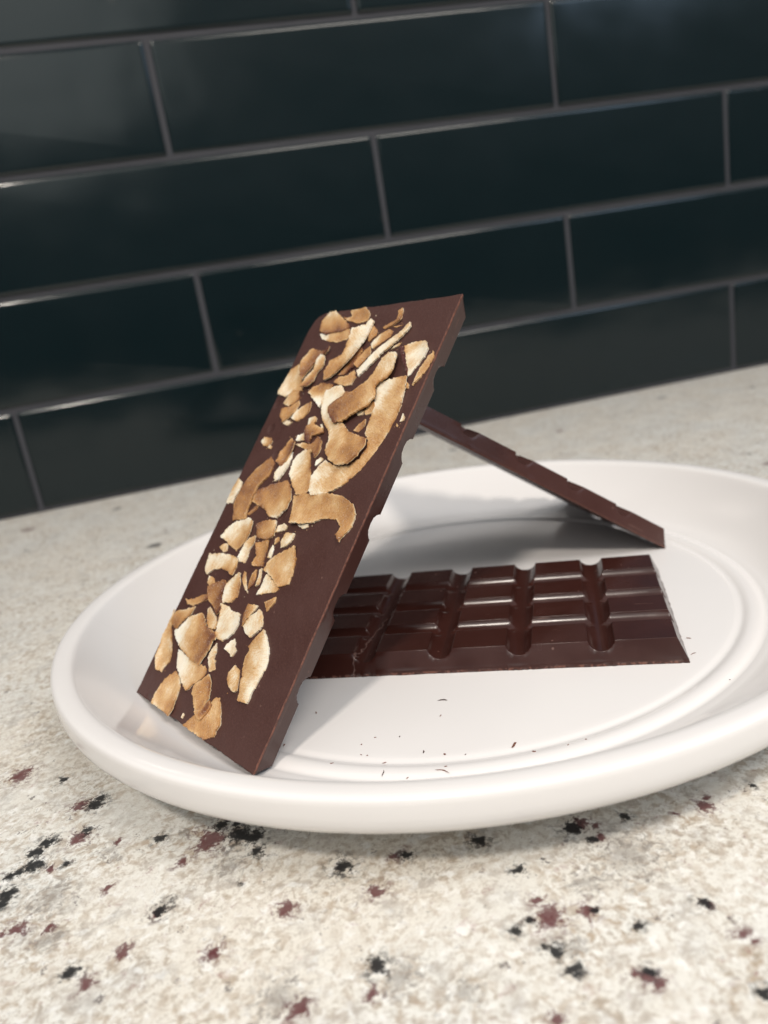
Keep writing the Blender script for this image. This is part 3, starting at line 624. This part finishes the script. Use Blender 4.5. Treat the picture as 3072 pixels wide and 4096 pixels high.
# bar lying flat: 24 squares
lying = empty('chocolate_bar', Matrix.Translation((k_cx*MM, k_cy*MM, (ZF + .03)*MM)) @ Matrix.Rotation(k_cyaw, 4, 'Z'))
tag(lying, 'plain dark chocolate bar lying flat on the plate, moulded squares facing up', 'chocolate bar', 'chocolate bars on the plate')
cx_ = [0.] + GX + [L]; cy_ = [0.] + GY + [W]
for a in range(6):
    for b in range(4):
        xs = [x for x in XS if cx_[a] - 1e-5 <= x <= cx_[a + 1] + 1e-5]
        ys = [y for y in YS if cy_[b] - 1e-5 <= y <= cy_[b + 1] + 1e-5]
        V, F = [], []
        for x in xs:
            for y in ys:
                wx, wy = wobble(x, y, 2.3)
                V.append(((x + wx - L)*MM, (y + wy)*MM, zbar(x, y)*MM))
        ny = len(ys)
        for i in range(len(xs) - 1):
            for j in range(ny - 1): F.append((i*ny + j, (i + 1)*ny + j, (i + 1)*ny + j + 1, i*ny + j + 1))
        k = len(V)
        for x, y in ((xs[0], ys[0]), (xs[0], ys[-1]), (xs[-1], ys[-1]), (xs[-1], ys[0])): V.append(((x - L)*MM, y*MM, 0))
        F.append((k, k + 1, k + 2, k + 3))
        link('chocolate_square', pymesh('chocolate_square', V, F, math.radians(33)), M_CHOC_CRACK, lying)

# bar propping up from behind
prop = link('chocolate_bar', bar_mesh('chocolate_bar', 8.1, 0, 0, -W), M_CHOC_PROP)
prop.matrix_world = rot_matrix(Q_ROT, Q_POS)
tag(prop, 'plain dark chocolate bar slanting behind, its upper end holding up the coconut bar', 'chocolate bar', 'chocolate bars on the plate')

# coconut bar standing on its short edge
stand = empty('chocolate_bar', rot_matrix(S_ROT, S_POS))
tag(stand, 'dark chocolate bar standing on end, studded with toasted coconut flakes', 'chocolate bar', 'chocolate bars on the plate')
link('chocolate_slab', bar_mesh('chocolate_slab', 4.7, 7., 0, -W), M_CHOC_FACE, stand)

def flake_mesh(idx, ta, tb, ang, lift, curl, pts):
    rg = random.Random(idx*17 + 3)
    pts = [(min(154.6, max(-.1, x)), min(.1, max(-W - .1, y))) for x, y in pts]
    n0 = len(pts)
    xs = [p[0] for p in pts]; ys = [p[1] for p in pts]
    size = max(max(xs) - min(xs), max(ys) - min(ys))
    step = max(.28, min(.6, size/14))
    # outline: slightly softened corners, then ragged
    out = []
    for i in range(n0):
        p0, p1, p2 = Vector(pts[i - 1]), Vector(pts[i]), Vector(pts[(i + 1) % n0])
        a, b = p1.lerp(p0, .05), p1.lerp(p2, .05)
        out.append(a); out.append((a + b)/2*.5 + p1*.5); out.append(b)
    ring = []
    for i, p in enumerate(out):
        q = out[(i + 1) % len(out)]
        m = max(1, int((q - p).length/step))
        for k in range(m): ring.append(p.lerp(q, k/m))
    rag = min(.46, size*.04)
    ring = [p + Vector((noise.noise(Vector((p.x*1.1, p.y*1.1, idx))) + .8*noise.noise(Vector((p.x*3.1, p.y*3.1, idx))), noise.noise(Vector((p.x*1.1, p.y*1.1, idx + 50))) + .8*noise.noise(Vector((p.x*3.1, p.y*3.1, idx + 50)))))*rag for p in ring]
    nr = len(ring)
    inner = []
    gx = min(xs)
    while gx < max(xs):
        gy = min(ys)
        while gy < max(ys):
            p = Vector((gx + rg.uniform(-.2, .2)*step, gy + rg.uniform(-.2, .2)*step))
            # point in polygon
            c = False
            for i in range(nr):
                a, b = ring[i], ring[i - 1]
                if (a.y > p.y) != (b.y > p.y) and p.x < (b.x - a.x)*(p.y - a.y)/(b.y - a.y) + a.x: c = not c
            if c and min((p - q).length for q in ring) > step*.45: inner.append(p)
            gy += step*1.15
        gx += step*1.15
    V2, E2, F2, *_ = geometry.delaunay_2d_cdt(ring + inner, [(i, (i + 1) % nr) for i in range(nr)], [list(range(nr))], 1, 1e-4)
    cen = Vector((sum(p.x for p in ring)/nr, sum(p.y for p in ring)/nr))
    half = max((p - cen).length for p in ring)
    td = rg.uniform(0, 6.28); tilt = Vector((math.cos(td), math.sin(td)))
    sxx = sum((p.x - cen.x)**2 for p in ring); syy = sum((p.y - cen.y)**2 for p in ring); sxy = sum((p.x - cen.x)*(p.y - cen.y) for p in ring)
    cd = .5*math.atan2(2*sxy, sxx - syy) + (0. if rg.random() < .45 else math.pi/2) + rg.uniform(-.3, .3)
    cax = Vector((math.cos(cd), math.sin(cd)))
    cw = max(abs((p - cen).dot(cax)) for p in ring)
    csg = 1. if rg.random() < .7 else -.6
    gdir = Vector((math.cos(ang), math.sin(ang)))
    proj = [(p - cen).dot(gdir) for p in ring]; glo, ghi = min(proj), max(proj)
    gs = rg.choice((-1, 1, 1))
    thick = min(.65, .3 + size*.035)
    top, toast, grain = [], [], []
    mjang = .5*math.atan2(2*sxy, sxx - syy); mj = Vector((math.cos(mjang), math.sin(mjang)))
    for p in V2:
        ed = min((p - q).length for q in ring)
        s = (p - cen).dot(tilt)/half*.5 + .5
        c = (p - cen).dot(cax)/cw
        h = (.16 if lift < .9 else .26) + .9*lift*(.55 + .45*s) + csg*curl*(c*c - .3)*1.25
        h += .20*noise.noise(Vector((p.x*.3, p.y*.3, idx*3.1))) + .07*noise.noise(Vector((p.x*1.6, p.y*1.6, idx*3.1)))
        h = max(h, .18)
        h -= .05*max(0., 1 - ed/.3)                  # worn rim
        top.append((p.x, p.y, h))
        f = ((p - cen).dot(gdir) - glo)/max(.01, ghi - glo)
        t = (ta + tb)/2 + ((tb - ta)*1.7 + .30*gs)*(f - .5) + (-.10, .06, -.02, -.06, .14)[idx % 5]
        en = noise.noise(Vector((p.x*.16, p.y*.16, idx*1.9)))
        em = max(0., 1 - ed/1.1)**1.3
        if ta < 1.2:
            t += em*min(1., max(0., (en + .02)*5))*.4*(.04 - t) + em*min(1., max(0., (-.02 - en)*5))*.20
        t += .22*noise.noise(Vector((p.x*.22, p.y*.22, idx*7.7)))
        toast.append(t)
        grain.append((((p - cen).x*mj.x + (p - cen).y*mj.y), ((p - cen).x*-mj.y + (p - cen).y*mj.x), idx*3.7))
    nt = len(top)
    V = [(x*MM, y*MM, -h*MM) for x, y, h in top] + [(x*MM, y*MM, -(h - thick)*MM) for x, y, h in top]
    F = [tuple(f) for f in F2] + [tuple(nt + i for i in reversed(f)) for f in F2]
    cnt = {}
    for f in F2:
        for i in range(len(f)):
            a, b = f[i], f[(i + 1) % len(f)]
            cnt[(a, b)] = 1
    for (a, b) in cnt:
        if (b, a) not in cnt: F.append((b, a, nt + a, nt + b))
    me = pymesh('coconut_flake', V, F)
    fix_normals(me)
    me.polygons.foreach_set('use_smooth', [True]*len(me.polygons))
    me.set_sharp_from_angle(angle=.5)
    at = me.attributes.new('toast', 'FLOAT', 'POINT')
    gr = me.attributes.new('grain', 'FLOAT_VECTOR', 'POINT')
    gr.data.foreach_set('vector', [c for g in grain + grain for c in g])
    at.data.foreach_set('value', toast + [min(t, .12) if idx % 4 else t + .1 for t in toast])
    return me
for i, (ta, tb, an, li, cu, pts) in enumerate(FLAKES):
    link('coconut_flake', flake_mesh(i, ta, tb, an, li, cu, pts), M_COCO, stand)
# loose coconut dust stuck between the flakes
rg = random.Random(21)
V, F, TO = [], [], []
for k in range(110):
    fl = FLAKES[rg.randrange(len(FLAKES))][5]
    p = fl[rg.randrange(len(fl))]
    x, y = p[0] + rg.gauss(0, 1.3), p[1] + rg.gauss(0, 1.3)
    if not (1 < x < 153 and -W + 1 < y < -1): continue
    r = rg.uniform(.10, .34); b = len(V); a0 = rg.uniform(0, 6.28); el = rg.uniform(.4, 1.)
    for q in range(6):
        a = q*math.pi/3
        u, v = r*math.cos(a), r*el*math.sin(a)
        V.append(((x + u*math.cos(a0) - v*math.sin(a0))*MM, (y + u*math.sin(a0) + v*math.cos(a0))*MM, .05*MM))
    V.append((x*MM, y*MM, -r*.8*MM))
    F += [(b + q, b + (q + 1) % 6, b + 6) for q in range(6)]
    TO += [rg.uniform(0, .7)]*7
me = pymesh('coconut_crumbs', V, F); fix_normals(me)
at = me.attributes.new('toast', 'FLOAT', 'POINT'); at.data.foreach_set('value', TO)
tag(link('coconut_crumbs', me, M_COCO, stand), kind='stuff')

# ------------------------------------------------------------------ chocolate crumbs on the plate
def plate_z(r):
    for (a, za), (b, zb) in zip(prof, prof[1:]):
        if a <= r <= b and za < k_H: return za + (zb - za)*(r - a)/max(1e-6, b - a)
    return ZF
for i, (x, y, ln, an, wd) in enumerate(CRUMBS):
    rg = random.Random(i + 90)
    z = plate_z(math.hypot(x - k_pcx, y - k_pcy))
    wd = max(.28, wd); ln = max(ln, wd)
    h = min(.8, wd*.7)
    bm = bmesh.new()
    bmesh.ops.create_icosphere(bm, subdivisions=2, radius=.5)
    for v in bm.verts:
        s = 1 + .5*noise.noise(v.co*2.3 + Vector((i*3.7, 0, 0)))
        v.co = Vector((v.co.x*ln*s, v.co.y*wd*s + .12*ln*math.sin(v.co.x*4 + i), max(-.42, v.co.z)*h*s))*MM
    zmin = min(v.co.z for v in bm.verts)
    me = bpy.data.meshes.new('chocolate_crumb'); bm.to_mesh(me); bm.free()
    o = link('chocolate_crumb', me, M_CHOC if (wd > 1.0 or i % 4 == 1) else M_SHAVING)
    o.location = (x*MM, y*MM, z*MM - zmin + .00002)
    o.rotation_euler = (0, 0, an)
    shape = 'long thin shaving' if ln > 3*wd else ('short sliver' if ln > 1.6*wd else 'tiny round crumb')
    rr = math.hypot(x - k_pcx, y - k_pcy)
    lx = (x - k_cx)*math.cos(k_cyaw) + (y - k_cy)*math.sin(k_cyaw); ly = -(x - k_cx)*math.sin(k_cyaw) + (y - k_cy)*math.cos(k_cyaw)
    if lx > 0: where = 'beside the short end of the lying bar'
    elif rr > k_r2: where = 'on the sloping inside of the plate rim'
    elif rr > k_r1 - 1: where = 'on the raised ring of the plate'
    elif ly > -14: where = 'close to the long edge of the lying bar'
    elif ly > -30: where = 'midway between lying bar and plate ring'
    elif lx < -75: where = 'near the foot of the coconut bar'
    else: where = 'just inside the raised ring of the plate'
    tag(o, shape + ' of dark chocolate ' + where, 'crumb', 'chocolate crumbs on the plate')
